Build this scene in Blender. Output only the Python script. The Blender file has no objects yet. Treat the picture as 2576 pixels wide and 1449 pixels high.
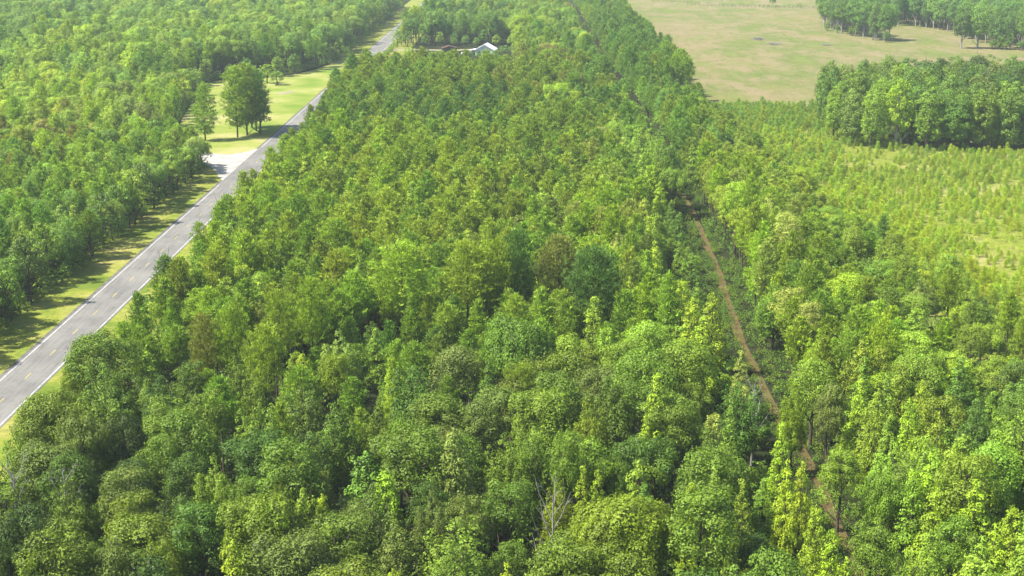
import bpy, math, random
import numpy as np
R = math.radians
rnd = random.Random(11)
rng = np.random.default_rng(7)
S = bpy.context.scene

# ------------------------------------------------------------------ camera, sky, sun, exposure
H = 72.0                      # drone height
F = 3632.6                    # focal length in units of a 2576 x 1449 frame
PITCH = math.atan(966.0 / F)
CP, SP = math.cos(PITCH), math.sin(PITCH)
HOR = 724.5 - 966.0
cam = bpy.data.cameras.new("camera")
cam.sensor_width = 36.0
cam.lens = F / 2576 * 36
cam.clip_start = 1.0
cam.clip_end = 20000
camo = bpy.data.objects.new("camera", cam)
camo.location = (0, 0, H)
camo.rotation_euler = (math.pi / 2 - PITCH, 0, 0)
S.collection.objects.link(camo)
S.camera = camo

SUN_EL, SUN_AZ = R(54), R(-104)      # azimuth measured from +Y towards +X
w = bpy.data.worlds.new("World"); S.world = w; w.use_nodes = True
nt = w.node_tree
sky = nt.nodes.new("ShaderNodeTexSky"); sky.sky_type = 'NISHITA'; sky.sun_disc = False
sky.sun_elevation = SUN_EL; sky.sun_rotation = SUN_AZ
nt.links.new(sky.outputs[0], nt.nodes["Background"].inputs[0])
nt.nodes["Background"].inputs[1].default_value = 0.095
sl = bpy.data.lights.new("sun", 'SUN'); sl.energy = 5.0; sl.angle = R(0.53); sl.color = (1, .96, .84)
so = bpy.data.objects.new("sun", sl); S.collection.objects.link(so)
so.rotation_euler = (math.pi / 2 - SUN_EL, 0, math.pi - SUN_AZ)
so.location = (-200, 100, 300)
S.view_settings.view_transform = 'Standard'; S.view_settings.look = 'None'
S.view_settings.gamma = 1.0; S.view_settings.exposure = 1.38
S.cycles.max_bounces = 6; S.cycles.diffuse_bounces = 3; S.cycles.transmission_bounces = 3
S.cycles.volume_bounces = 0; S.cycles.transparent_max_bounces = 4

# ------------------------------------------------------------------ geometry of the view
def ground(x, y, z=0.0):
    """photo point (2576 x 1449 frame) -> world point on the plane at height z"""
    u = x - 1288.0; v = y - 724.5
    dn = (y - HOR) * CP
    t = (H - z) / dn
    return u * t, (F * CP - v * SP) * t
def project(X, Y, Z):
    dz = Z - H
    zc = Y * CP - dz * SP
    up = Y * SP + dz * CP
    return 1288 + F * X / zc, 724.5 - F * up / zc, F / zc

col = S.collection
def obj(name, data, parent=None):
    o = bpy.data.objects.new(name, data); col.objects.link(o)
    if parent: o.parent = parent
    return o
def tag(o, label=None, cat=None, group=None, kind=None):
    if label: o["label"] = label
    if cat: o["category"] = cat
    if group: o["group"] = group
    if kind: o["kind"] = kind
    return o

# ------------------------------------------------------------------ materials
def mat(name):
    m = bpy.data.materials.new(name); m.use_nodes = True
    n = m.node_tree.nodes; n.clear()
    return m, n, m.node_tree.links
def noise(n, l, scale, detail=4, vec=None, rough=.55):
    t = n.new("ShaderNodeTexNoise"); t.inputs["Scale"].default_value = scale
    t.inputs["Detail"].default_value = detail; t.inputs["Roughness"].default_value = rough
    if vec is None:
        g = n.new("ShaderNodeNewGeometry"); vec = g.outputs["Position"]
    l.new(vec, t.inputs["Vector"])
    return t.outputs["Fac"]
def stretch(n, l, sx, sy, sz=1, rot=0):
    g = n.new("ShaderNodeNewGeometry"); mp = n.new("ShaderNodeMapping")
    mp.inputs["Scale"].default_value = (sx, sy, sz); mp.inputs["Rotation"].default_value = (0, 0, rot)
    l.new(g.outputs["Position"], mp.inputs["Vector"])
    return mp.outputs[0]
def ramp(n, l, fac, stops):
    r = n.new("ShaderNodeValToRGB")
    e = r.color_ramp.elements
    while len(e) < len(stops): e.new(.5)
    for i, (p, c) in enumerate(stops):
        e[i].position = p; e[i].color = (*c, 1)
    l.new(fac, r.inputs[0])
    return r.outputs[0]
def mix(n, l, fac, a, b, mode='MIX'):
    m = n.new("ShaderNodeMix"); m.data_type = 'RGBA'; m.blend_type = mode
    for k, v in ((0, fac), (6, a), (7, b)):
        if isinstance(v, (int, float)): m.inputs[k].default_value = v
        elif isinstance(v, tuple): m.inputs[k].default_value = (*v, 1)
        else: l.new(v, m.inputs[k])
    return m.outputs[2]
def bsdf(n, l, colr, rough=.9, spec=.2, bump=None, bstr=.3, bdist=.1):
    b = n.new("ShaderNodeBsdfPrincipled")
    if isinstance(colr, tuple): b.inputs["Base Color"].default_value = (*colr, 1)
    else: l.new(colr, b.inputs["Base Color"])
    b.inputs["Roughness"].default_value = rough
    b.inputs["Specular IOR Level"].default_value = spec
    if bump is not None:
        bp = n.new("ShaderNodeBump"); bp.inputs["Strength"].default_value = bstr
        bp.inputs["Distance"].default_value = bdist
        l.new(bump, bp.inputs["Height"]); l.new(bp.outputs[0], b.inputs["Normal"])
    o = n.new("ShaderNodeOutputMaterial"); l.new(b.outputs[0], o.inputs["Surface"])
    return b

def foliage_material(name, trans=.35, spread=.55, rough=.5):
    m, n, l = mat(name)
    a = n.new("ShaderNodeAttribute"); a.attribute_type = 'INSTANCER'; a.attribute_name = "tint"
    v = n.new("ShaderNodeAttribute"); v.attribute_type = 'GEOMETRY'; v.attribute_name = "leafvar"
    sep = n.new("ShaderNodeSeparateXYZ"); l.new(v.outputs["Vector"], sep.inputs[0])
    mr = n.new("ShaderNodeMapRange"); mr.inputs[3].default_value = 1 - spread; mr.inputs[4].default_value = 1 + spread
    l.new(sep.outputs[0], mr.inputs[0])
    sc = n.new("ShaderNodeVectorMath"); sc.operation = 'SCALE'
    l.new(a.outputs["Vector"], sc.inputs[0]); l.new(mr.outputs[0], sc.inputs["Scale"])
    yel = mix(n, l, sep.outputs[1], (1, 1, 1), (1.14, 1.04, .8), 'MIX')
    c = mix(n, l, 1.0, sc.outputs[0], yel, 'MULTIPLY')
    p = n.new("ShaderNodeBsdfPrincipled"); l.new(c, p.inputs["Base Color"])
    p.inputs["Roughness"].default_value = rough; p.inputs["Specular IOR Level"].default_value = .22
    t = n.new("ShaderNodeBsdfTranslucent")
    c2 = mix(n, l, 1.0, c, (1.15, 1.25, .5), 'MULTIPLY'); l.new(c2, t.inputs[0])
    ms = n.new("ShaderNodeMixShader"); ms.inputs[0].default_value = trans
    l.new(p.outputs[0], ms.inputs[1]); l.new(t.outputs[0], ms.inputs[2])
    o = n.new("ShaderNodeOutputMaterial"); l.new(ms.outputs[0], o.inputs["Surface"])
    return m
M_LEAF = foliage_material("broad_leaves", .26, .48)
M_NEEDLE = foliage_material("pine_needles", .32, .5, .6)
def bark(name, c1, c2):
    m, n, l = mat(name)
    f = noise(n, l, 2.2, 5, stretch(n, l, 3, 3, .5))
    bsdf(n, l, ramp(n, l, f, [(.3, c1), (.7, c2)]), .9, .1, f, .6, .05)
    return m
M_BARK = bark("brown_bark", (.04, .03, .022), (.11, .085, .065))
M_PALE = bark("pale_bark", (.13, .12, .10), (.30, .28, .25))
M_DEAD = bark("weathered_wood", (.14, .13, .11), (.26, .25, .22))

# ------------------------------------------------------------------ leaf and wood geometry
def mesh_from(name, V, Fq, m, var=None, smooth=False):
    me = bpy.data.meshes.new(name)
    V = np.asarray(V, np.float32); Fq = np.asarray(Fq, np.int32)
    k = Fq.shape[1]
    me.vertices.add(len(V)); me.vertices.foreach_set("co", V.ravel())
    me.loops.add(Fq.size); me.loops.foreach_set("vertex_index", Fq.ravel())
    me.polygons.add(len(Fq))
    me.polygons.foreach_set("loop_start", np.arange(0, Fq.size, k, dtype=np.int32))
    me.polygons.foreach_set("loop_total", np.full(len(Fq), k, np.int32))
    me.polygons.foreach_set("use_smooth", np.full(len(Fq), smooth))
    if var is not None:
        at = me.attributes.new("leafvar", 'FLOAT_VECTOR', 'FACE')
        at.data.foreach_set("vector", np.asarray(var, np.float32).ravel())
    me.materials.append(m); me.update(calc_edges=True)
    return me
def unit(a): return a / np.maximum(np.linalg.norm(a, axis=-1, keepdims=True), 1e-6)
def leaf_quads(C, N, size, aspect, var):
    """diamond leaf clusters centred on C with normals N"""
    n = len(C)
    t = unit(np.cross(N, rng.normal(size=(n, 3)))); b = np.cross(N, t)
    s = size[:, None]
    V = np.stack([C + t * s, C + b * s * aspect + N * s * .12, C - t * s, C - b * s * aspect + N * s * .12], 1)
    return V.reshape(-1, 3), np.arange(4 * n).reshape(n, 4), var
def tube(V, Fc, pts, radii, k=6):
    pts = [np.array(p, float) for p in pts]
    base = len(V)
    for i, p in enumerate(pts):
        d = unit((pts[min(i + 1, len(pts) - 1)] - pts[max(i - 1, 0)])[None])[0]
        a = unit(np.cross(d, [0.31, .95, .05])[None])[0]; b = np.cross(d, a)
        for j in range(k):
            t = 2 * math.pi * j / k
            V.append(p + (a * math.cos(t) + b * math.sin(t)) * radii[i])
    for i in range(len(pts) - 1):
        for j in range(k):
            q = base + i * k; r_ = q + k
            Fc.append((q + j, q + (j + 1) % k, r_ + (j + 1) % k, r_ + j))
    return V, Fc
def wood(name, m, h, top, spread, nlimb, r0, first=.35, lean=.3, fork=False, subs=0):
    V, Fc = [], []
    px, py = rnd.uniform(-lean, lean), rnd.uniform(-lean, lean)
    axis = [(px * math.sin(i * 1.1) * i / 6, py * math.cos(i * .9) * i / 6, h * top * i / 7) for i in range(8)]
    tube(V, Fc, [(0, 0, -.6)] + axis, [r0 * 1.25] + [r0 * (1 - .11 * i) for i in range(8)], 7)
    for q in range(nlimb):
        f = first + (.95 - first) * q / max(nlimb - 1, 1)
        i = min(int(f * 7), 6); p = np.array(axis[i]) + (np.array(axis[i + 1]) - np.array(axis[i])) * (f * 7 - i)
        a = q * 2.4 + rnd.uniform(-.4, .4)
        L = spread * (1.05 - .5 * f) * rnd.uniform(.8, 1.1)
        up = h * .12 * rnd.uniform(.7, 1.7) + L * (.5 if fork else .2)
        P = [p, p + np.array([math.cos(a) * L * .4, math.sin(a) * L * .4, up * .35]),
             p + np.array([math.cos(a + .2) * L * .75, math.sin(a + .2) * L * .75, up * .75]),
             p + np.array([math.cos(a + .1) * L, math.sin(a + .1) * L, up * 1.15])]
        rr = r0 * (.55 - .3 * f)
        tube(V, Fc, P, [rr, rr * .75, rr * .5, rr * .2], 5)
        for s in range(subs):
            b = a + rnd.uniform(-1.1, 1.1); o = P[1 + s % 2]
            E = o + np.array([math.cos(b), math.sin(b), rnd.uniform(.2, 1.1)]) * L * rnd.uniform(.3, .55)
            tube(V, Fc, [o, (o + E) / 2 + np.array([0, 0, .08]), E], [rr * .4, rr * .25, rr * .08], 4)
    return mesh_from(name, V, Fc, m, smooth=True)

def lumps_to_mesh(name, LC, LR, dens, lsize, m, zc, upb=.25):
    """a crown of many leafy boughs: LC centres, LR radii; leaves lie on the outer side of every bough"""
    Cs, Ns, Ss, Vs = [], [], [], []
    ctr = np.array([0, 0, zc])
    for c, r in zip(LC, LR):
        k = max(12, int(dens * r * r))
        out = unit((c - ctr)[None] * np.array([1, 1, .8]))[0]
        d = unit(rng.normal(size=(k * 2, 3)))
        keep = (d @ out + d[:, 2] * .5) > -.25
        d = d[keep][:k]
        rr = r * rng.uniform(.72, 1.06, len(d))[:, None] * (1 + .18 * np.sin(7 * d[:, :1] + 5 * d[:, 1:2] + c[0] * 3))
        P = c + d * rr * np.array([1.05, 1.05, .85])
        N = unit(d + rng.normal(scale=.30, size=d.shape) + np.array([0, 0, upb]))
        Cs.append(P); Ns.append(N)
        Ss.append(lsize * rng.uniform(.6, 1.35, len(d)))
        cv = rng.uniform(.2, .8); cy = rng.uniform(0, .75) ** 2
        Vs.append(np.stack([np.clip(cv + rng.normal(scale=.22, size=len(d)), 0, 1),
                            np.clip(cy + rng.normal(scale=.2, size=len(d)), 0, 1), np.zeros(len(d))], 1))
    C = np.concatenate(Cs); N = np.concatenate(Ns)
    V, Q, var = leaf_quads(C, N, np.concatenate(Ss), .62, np.concatenate(Vs))
    return mesh_from(name, V, Q, m, var)

# every prototype is made for a crown radius of 1 unit = RAD metres and real height; used with scale about 1
class Proto: pass
PROTOS = []
def proto(kind, crown, trunk, h, r, lo):
    p = Proto(); p.kind = kind; p.crown = crown; p.trunk = trunk; p.h = h; p.r = r; p.lo = lo
    p.i = len(PROTOS); PROTOS.append(p); return p

def make_oak(seed, h=15.0, r=4.2, lo=.38, n=70, lr=(.75, 1.35), dens=150, ls=.13, m=M_BARK, kind='oak', squash=1.0, zl=1.55):
    rs = np.random.default_rng(seed)
    zc = h * (lo + 1) / 2; rz = h * (1 - lo) / 2
    big = unit(rs.normal(size=(5, 3)) + [0, 0, .4])            # main limbs push the outline out
    i = np.arange(n); z = 1 - zl * (i + .5) / n; ph = i * 2.39996 + rs.uniform(-.5, .5, n)
    s = np.sqrt(1 - np.clip(z, -1, 1) ** 2)
    d = unit(np.stack([np.cos(ph) * s, np.sin(ph) * s, z], 1) + rs.normal(scale=.13, size=(n, 3)))
    rad = .66 + .34 * np.max(np.clip(d @ big.T, 0, 1) ** 6, axis=1) + rs.uniform(-.12, .1, n)
    rad[rs.uniform(size=n) < .22] *= .72
    rad += .05 * np.sin(ph * 3)
    LR = rs.uniform(*lr, n) * r / 4.2
    C = d * rad[:, None] * np.array([r, r, rz * squash]) * .92 + [0, 0, zc]
    keep = rs.uniform(size=n) > .06
    cr = lumps_to_mesh("crown", C[keep], LR[keep], dens * (4.2 / r) ** 1.2, ls * (r / 4.2) ** .5, M_LEAF, zc - .2 * rz)
    tk = wood("trunk", m, h, .8, r * .72, 8, .2 + h * .008, lo * .8, .4, subs=2)
    return proto(kind, cr, tk, h, r, lo)
def make_gum(seed, h=13.0, r=2.5, lo=.16, ls=.138, kind='gum', dens=120, p=.8):
    rs = np.random.default_rng(seed)
    C, L = [], []
    z = lo * h
    while z < h * .99:
        f = (z - lo * h) / (h - lo * h)
        pr = r * (min(1, f * 5 + .55)) * (1 - f) ** p + .12
        k = max(1, int(pr * 3.4 + .5))
        for j in range(k):
            a = j * 2 * math.pi / k + rs.uniform(-.5, .5) + z * 1.7
            q = pr * rs.uniform(.55, 1.05)
            C.append((math.cos(a) * q, math.sin(a) * q, z + rs.uniform(-.3, .5) + q * .12)); L.append(rs.uniform(.55, .92) * (1.1 - .45 * f))
        z += .78 * (1.05 - .3 * f)
    for j in range(3): C.append((0, 0, h - .25 - .45 * j)); L.append(.28 + .12 * j)
    cr = lumps_to_mesh("crown", np.array(C), np.array(L), dens * 1.5, ls, M_LEAF, h * .3, .5)
    tk = wood("trunk", M_BARK, h, .93, r * .7, 9, .12 + h * .005, lo, .15)
    return proto(kind, cr, tk, h, r, lo)
def make_pine(seed, h=17.0, r=2.7, lo=.45, bare=0., kind='pine', dens=1.0, p=.55, m=M_BARK, blade=.46, droop=.1, spar=1.0):
    """whorls of branches that carry tufts of needles"""
    rs = np.random.default_rng(seed)
    tip, axis, cl = [], [], []
    z = lo * h; ztop = h * .985
    while z < ztop:
        f = (z - lo * h) / (h - lo * h)
        pr = r * min(1., .5 + f * 2.2) * (1 - f ** 1.6) ** p * .97 + .15
        nb = rs.integers(4, 7)
        for j in range(nb):
            if rs.uniform() < .12: continue
            a = j * 2 * math.pi / nb + z * 2.1 + rs.uniform(-.4, .4)
            L = pr * rs.uniform(.62, 1.12)
            nt_ = max(2, int(L * 3.4 * dens))
            cv = rs.uniform(.15, .85); cy = rs.uniform(0, .7) ** 2
            for q in range(nt_):
                u = .25 + .75 * (q + rs.uniform(0, 1)) / nt_
                wdt = L * .36 * (1.15 - u) + .12
                o = rs.normal(scale=1, size=3) * [wdt, wdt, wdt * .42]
                zz = z + L * u * (.32 - droop) + L * .3 * u * u
                tip.append((math.cos(a) * L * u + o[0], math.sin(a) * L * u + o[1], min(zz + o[2], h)))
                axis.append((math.cos(a) * .55, math.sin(a) * .55, .85)); cl.append((np.clip(cv * .5 + rs.uniform(-.1, .6), 0, 1), cy))
        z += max(.34, (h - lo * h) * .055) * spar
    for j in range(6):
        tip.append((rs.normal() * .1, rs.normal() * .1, h - .12 * j)); axis.append((0, 0, 1)); cl.append((.7, .3))
    tip = np.array(tip); axis = np.array(axis); cl = np.array(cl)
    B = 11
    T = np.repeat(tip, B, 0); A = np.repeat(axis, B, 0); K = np.repeat(cl, B, 0)
    n = len(T); T = T + rs.normal(size=(n, 3)) * [.2, .2, .14]
    D = unit(A + rs.normal(scale=.6, size=(n, 3)))
    L = blade * rs.uniform(.6, 1.35, n)[:, None]
    side = unit(np.cross(D, rs.normal(size=(n, 3)))) * L * .145
    base = T - D * L * .3
    V = np.stack([base - side * .45, T + D * L * .25 - side, T + D * L, T + D * L * .25 + side], 1).reshape(-1, 3)
    var = np.stack([np.clip(K[:, 0] + rs.normal(scale=.2, size=n), 0, 1), np.clip(K[:, 1] + rs.normal(scale=.15, size=n), 0, 1), np.zeros(n)], 1)
    cr = mesh_from("crown", V, np.arange(4 * n).reshape(n, 4), M_NEEDLE, var)
    tk = wood("trunk", m, h, .94, r * .8, 11, .1 + h * .0065, lo * .9, .15)
    return proto(kind, cr, tk, h, r, lo)

def make_multi(seed, h=15.0, r=4.0, lo=.3, k=6, ls=.13, dens=140, kind='oak'):
    rs = np.random.default_rng(seed); C, L = [], []
    for q in range(k):
        a = q * 2.4 + rs.uniform(-.4, .4); o = 0 if q == 0 else r * rs.uniform(.45, .72)
        hh = h * (1 if q == 0 else rs.uniform(.72, .95)); z0 = h * lo * rs.uniform(.9, 1.3); rr = r * rs.uniform(.38, .55) * (1.2 if q == 0 else 1)
        z = z0
        while z < hh:
            f = (z - z0) / (hh - z0); lean = .55 + .45 * f
            pr = rr * min(1, f * 3 + .6) * (1 - f ** 1.5) ** .7 + .1
            for j in range(max(1, int(pr * 3.2 + .4))):
                b = j * 6.283 / max(1, int(pr * 3.2 + .4)) + rs.uniform(-.5, .5) + z * 1.7; w_ = pr * rs.uniform(.5, 1.1)
                C.append((math.cos(a) * o * lean + math.cos(b) * w_, math.sin(a) * o * lean + math.sin(b) * w_, z + rs.uniform(-.3, .4))); L.append(rs.uniform(.6, 1.0) * (1.1 - .4 * f))
            z += .95 * (1.05 - .3 * f)
    cr = lumps_to_mesh("crown", np.array(C), np.array(L), dens, ls, M_LEAF, h * (lo + .15), .35)
    tk = wood("trunk", M_BARK, h, .82, r * .75, 8, .2 + h * .008, lo * .8, .4, True, subs=1)
    return proto(kind, cr, tk, h, r, lo)
OAKS = [make_oak(s, h, r, lo, n, squash=q) for s, h, r, lo, n, q in
        ((1, 15, 4.2, .36, 74, 1), (2, 16.5, 4.6, .38, 84, 1), (3, 13.5, 3.6, .34, 60, 1.02), (4, 15.5, 3.9, .30, 74, 1), (5, 14, 4.6, .42, 76, .9), (6, 17, 3.7, .32, 74, 1.03))]
OAKS += [make_multi(101, 15, 4.2, .3, 7), make_multi(102, 16.5, 4.0, .28, 6), make_multi(103, 14, 3.6, .3, 5), make_multi(104, 15.5, 4.6, .34, 8), make_multi(105, 13.5, 3.9, .26, 6)]
BUSHY = [make_oak(20 + k, h, r, .04, 66, (.6, 1.1), 70, .19, kind='oak') for k, (h, r) in enumerate(((8.5, 3.0), (10.5, 3.2), (6.5, 2.7)))]
GUMS = [make_gum(30 + k, h, r, kind='gum', p=p) for k, (h, r, p) in enumerate(((13, 2.5, .8), (14.5, 2.3, .85), (11.5, 2.6, .7), (13.5, 2.9, .62)))]
PINES = [make_pine(40, 15.5, 2.7, .42, p=.78), make_pine(41, 14.5, 2.4, .36, p=.98), make_pine(42, 16.5, 3.0, .46, p=.6), make_pine(43, 14, 2.5, .36, p=.88), make_pine(44, 15, 2.9, .48, p=.62)]
BIGPINES = [make_pine(50, 20, 4.3, .42, p=.45, blade=.4, dens=1.25), make_pine(51, 21, 4.0, .48, p=.42, blade=.4, dens=1.2), make_pine(52, 19, 4.5, .40, p=.5, blade=.4, dens=1.3)]
SWAMP = [make_oak(60, 20, 4.6, .1, 96, (.8, 1.4), 50, .22, M_PALE, 'oak', 1, 1.85), make_oak(61, 18, 4.2, .06, 96, (.7, 1.3), 50, .22, M_PALE, 'oak', 1.02, 1.85), make_oak(62, 21, 5.0, .18, 96, (.8, 1.5), 50, .22, M_PALE, 'oak', .95, 1.85)]
VINED = [make_oak(97, 19, 4.1, .0, 150, (.8, 1.35), 60, .2, M_BARK, 'oak', 1, 1.9), make_oak(98, 17, 3.6, -.03, 140, (.75, 1.25), 60, .2, M_BARK, 'oak', 1, 1.9)]
HUGE = [make_oak(95, 16, 7.2, .3, 260, (.7, 1.35), 330, .125), make_oak(96, 16, 6.2, .32, 210, (.75, 1.45), 250, .125)]
SAPS = [make_pine(70 + k, h, r, .03, kind='sap', dens=1.5, p=1.1, blade=.26, spar=.8) for k, (h, r) in enumerate(((3.4, 1.0), (2.6, .9), (4.2, 1.15)))]
SHRUBS = [make_oak(80 + k, h, r, -.1, 26, (.32, .6), 80, .17, kind='shrub') for k, (h, r) in enumerate(((2.4, 1.5), (1.7, 1.2), (3.2, 1.6)))]
def make_snag(seed, h, m=M_DEAD):
    cr = None
    tk = wood("trunk", m, h, .95, h * .2, 13, .22, .3, .5, True, 4)
    return proto('snag', None, tk, h, h * .2, 0)
SNAG = make_snag(1, 14)

# ------------------------------------------------------------------ colours of foliage (base colours)
LEAFGAIN = (3.25, 2.75, 1.45)
T = dict(dark=(.026, .054, .014), deep=(.034, .074, .015), mid=(.052, .100, .017), light=(.068, .122, .020), yellow=(.082, .130, .012),
         lime=(.078, .132, .014), olive=(.062, .100, .014), grey=(.056, .092, .028), blue=(.030, .070, .021), pine=(.062, .104, .016),
         pinelight=(.082, .128, .019), tan=(.066, .086, .028), rust=(.088, .080, .026), pale=(.090, .130, .042), cool=(.047, .098, .024))
T = {k: tuple(v[i] * LEAFGAIN[i] for i in range(3)) for k, v in T.items()}
WORD = dict(dark="dark green", deep="deep green", mid="mid green", light="light green", yellow="bright yellow-green", lime="lime green", olive="olive green",
            grey="grey-green", blue="blue-green", pine="soft green", pinelight="light soft green", tan="tan-tinged", rust="rust-tinged", pale="pale green", cool="cool green")

# ------------------------------------------------------------------ setting: ground sheets
def sheet(name, pts, z, m, kind='structure'):
    me = bpy.data.meshes.new(name)
    me.from_pydata([(x, y, z) for x, y in pts], [], [list(range(len(pts)))])
    me.materials.append(m); me.update()
    if me.polygons[0].normal.z < 0: me.flip_normals()
    o = obj(name, me); tag(o, kind=kind); return o
def strip(name, ctr, wl, wr, z, m, wob=0):
    """ribbon along points ctr=[(x,y)] from offset wl to wr across it"""
    V, Fc = [], []
    for i, (x, y) in enumerate(ctr):
        a = rnd.uniform(-wob, wob); b = rnd.uniform(-wob, wob)
        V += [(x + wl + a, y, z), (x + wr + b, y, z)]
        if i: Fc.append((2 * i - 2, 2 * i - 1, 2 * i + 1, 2 * i))
    me = bpy.data.meshes.new(name); me.from_pydata(V, [], Fc); me.materials.append(m); me.update()
    if me.polygons[0].normal.z < 0: me.flip_normals()
    return tag(obj(name, me), kind='structure')

m, n, l = mat("forest_floor")
f = noise(n, l, .35, 6)
bsdf(n, l, ramp(n, l, f, [(.3, (.010, .014, .005)), (.55, (.022, .027, .010)), (.75, (.038, .032, .016))]), .95, .05, f, .8, .4)
M_FLOOR = m
m, n, l = mat("pasture")
big = noise(n, l, .016, 5, stretch(n, l, 1, .55)); med = noise(n, l, .06, 6, stretch(n, l, 1, .4), .7); fine = noise(n, l, .28, 7, stretch(n, l, .9, .4), .75)
c = ramp(n, l, big, [(.36, (.17, .143, .068)), (.45, (.14, .140, .046)), (.54, (.10, .125, .030)), (.66, (.17, .148, .062))])
c = mix(n, l, ramp(n, l, med, [(.46, (0, 0, 0)), (.60, (.85, .85, .85))]), c, (.195, .155, .085))
c = mix(n, l, ramp(n, l, med, [(.34, (.8, .8, .8)), (.45, (0, 0, 0))]), c, (.125, .155, .035))
c = mix(n, l, ramp(n, l, fine, [(.36, (.85, .85, .85)), (.47, (0, 0, 0))]), c, (.10, .10, .035))
c = mix(n, l, ramp(n, l, fine, [(.56, (0, 0, 0)), (.68, (.6, .6, .6))]), c, (.22, .18, .105))
bsdf(n, l, c, .95, .05, fine, .9, .8)
M_FIELD = m
m, n, l = mat("verge_grass")
a = noise(n, l, .09, 5); b2 = noise(n, l, .7, 6, None, .7)
c = ramp(n, l, a, [(.36, (0.10, 0.145, 0.018)), (.5, (0.185, 0.205, 0.032)), (.64, (0.26, 0.235, 0.07))])
c = mix(n, l, ramp(n, l, b2, [(.35, (.6, .6, .6)), (.55, (0, 0, 0))]), c, (0.072, 0.101, 0.014))
bsdf(n, l, c, .95, .05, b2, .6, .2)
M_VERGE = m
m, n, l = mat("clearing_grass")
a = noise(n, l, .045, 5); b2 = noise(n, l, .5, 6, None, .7)
c = ramp(n, l, a, [(.36, (0.105, 0.165, 0.020)), (.5, (0.19, 0.215, 0.045)), (.62, (0.265, 0.25, 0.10))])
c = mix(n, l, ramp(n, l, b2, [(.35, (.35, .35, .35)), (.5, (0, 0, 0))]), c, (0.130, 0.180, 0.022))
bsdf(n, l, c, .95, .05, b2, .5, .2)
M_CLEAR = m
m, n, l = mat("plantation_grass")
a = noise(n, l, .05, 6, None, .6); b2 = noise(n, l, .5, 7, None, .75)
c = ramp(n, l, a, [(.35, (0.115, 0.150, 0.020)), (.52, (0.185, 0.20, 0.034)), (.64, (0.29, 0.25, 0.11)), (.74, (0.33, 0.26, 0.17))])
c = mix(n, l, ramp(n, l, b2, [(.36, (.8, .8, .8)), (.54, (0, 0, 0))]), c, (0.088, 0.128, 0.016))
bsdf(n, l, c, .95, .05, b2, .8, .4)
M_PLANT = m
m, n, l = mat("asphalt")
a = noise(n, l, 1.6, 6, stretch(n, l, 1.4, .06)); b2 = noise(n, l, .09, 5, None, .65); gg = noise(n, l, 9, 2)
c = ramp(n, l, a, [(.32, (.095, .090, .087)), (.5, (.13, .124, .118)), (.68, (.165, .157, .148))])
c = mix(n, l, ramp(n, l, b2, [(.42, (0, 0, 0)), (.62, (.7, .7, .7))]), c, (.19, .18, .168))
cr_ = noise(n, l, .5, 8, stretch(n, l, 1, .6), .8)
c = mix(n, l, ramp(n, l, cr_, [(.49, (0, 0, 0)), (.5, (.45, .45, .45)), (.51, (0, 0, 0))]), c, (.04, .04, .04))
bsdf(n, l, c, .85, .25, gg, .2, .02)
M_ROAD = m
def plain(name, c1, c2, sc=3, rough=.8):
    m, n, l = mat(name); f = noise(n, l, sc, 5)
    bsdf(n, l, ramp(n, l, f, [(.35, c1), (.65, c2)]), rough, .2, f, .2, .03); return m
M_WHITE = plain("white_road_paint", (.26, .26, .26), (.5, .5, .5), 1.2)
M_YELLOW = plain("yellow_road_paint", (.30, .25, .09), (.42, .34, .12), 1.2)
M_GRAVEL = plain("pale_gravel", (.23, .215, .195), (.35, .335, .31), .3, .95)
M_SHOULDER = plain("dark_road_edge", (.07, .065, .06), (.13, .12, .11), .5, .95)
m, n, l = mat("red_clay")
a = noise(n, l, .4, 5); b2 = noise(n, l, 2.2, 5)
c = ramp(n, l, a, [(.3, (.06, .036, .020)), (.5, (.115, .060, .034)), (.7, (.135, .085, .05))])
c = mix(n, l, ramp(n, l, b2, [(.44, (0, 0, 0)), (.6, (.85, .85, .85))]), c, (.06, .075, .018))
c = mix(n, l, ramp(n, l, a, [(.5, (0, 0, 0)), (.62, (.6, .6, .6))]), c, (.075, .085, .025))
bsdf(n, l, c, .95, .05, b2, .5, .1)
M_CLAY = m

ground_o = sheet("ground", [(-4000, -600), (4000, -600), (4000, 9000), (-4000, 9000)], 0, M_FLOOR)
SL = .0143
def ux(u, y): return u + SL * y
ys = list(range(60, 1700, 20))
RL, RR = -83.1, -75.8                    # outer edges of the white lines
strip("roadside_grass", [(ux(0, y), y) for y in ys], -94.5, -63, .02, M_VERGE)
strip("road_shoulder", [(ux(0, y), y) for y in ys], RL - .95, RR + .35, .04, M_SHOULDER)
strip("road", [(ux(0, y), y) for y in ys], RL - .35, RR + .3, .06, M_ROAD)
jy0 = ground(600, 455)[1]; jy1 = ground(650, 374)[1]
V1 = [y for y in range(60, 1700, 4)]
def line(name, off, y0, y1, m, z=.075, wd=.15):
    yy = list(np.arange(y0, y1, 8.)) + [y1]
    return strip(name, [(ux(off, y), y) for y in yy], -wd / 2, wd / 2, z, m)
line("edge_line", RL + .1, 60, jy0 - 6, M_WHITE, wd=.18)
line("edge_line", RL + .1, jy1 + 2, 1600, M_WHITE, wd=.18)
line("edge_line", RR - .1, 60, 1600, M_WHITE, wd=.18)
y = ground(5, 1020)[1] - 12.19 * 8
V, Fc = [], []
while y < 1400:
    x = ux((RL + RR) / 2, y); b = len(V)
    V += [(x - .08, y, .08), (x + .08, y, .08), (x + .08 + SL * 3, y + 3.05, .08), (x - .08 + SL * 3, y + 3.05, .08)]
    Fc.append((b, b + 1, b + 2, b + 3)); y += 12.19
me = bpy.data.meshes.new("centre_line"); me.from_pydata(V, [], Fc); me.materials.append(M_YELLOW)
tag(obj("centre_line", me), kind='structure')

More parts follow.
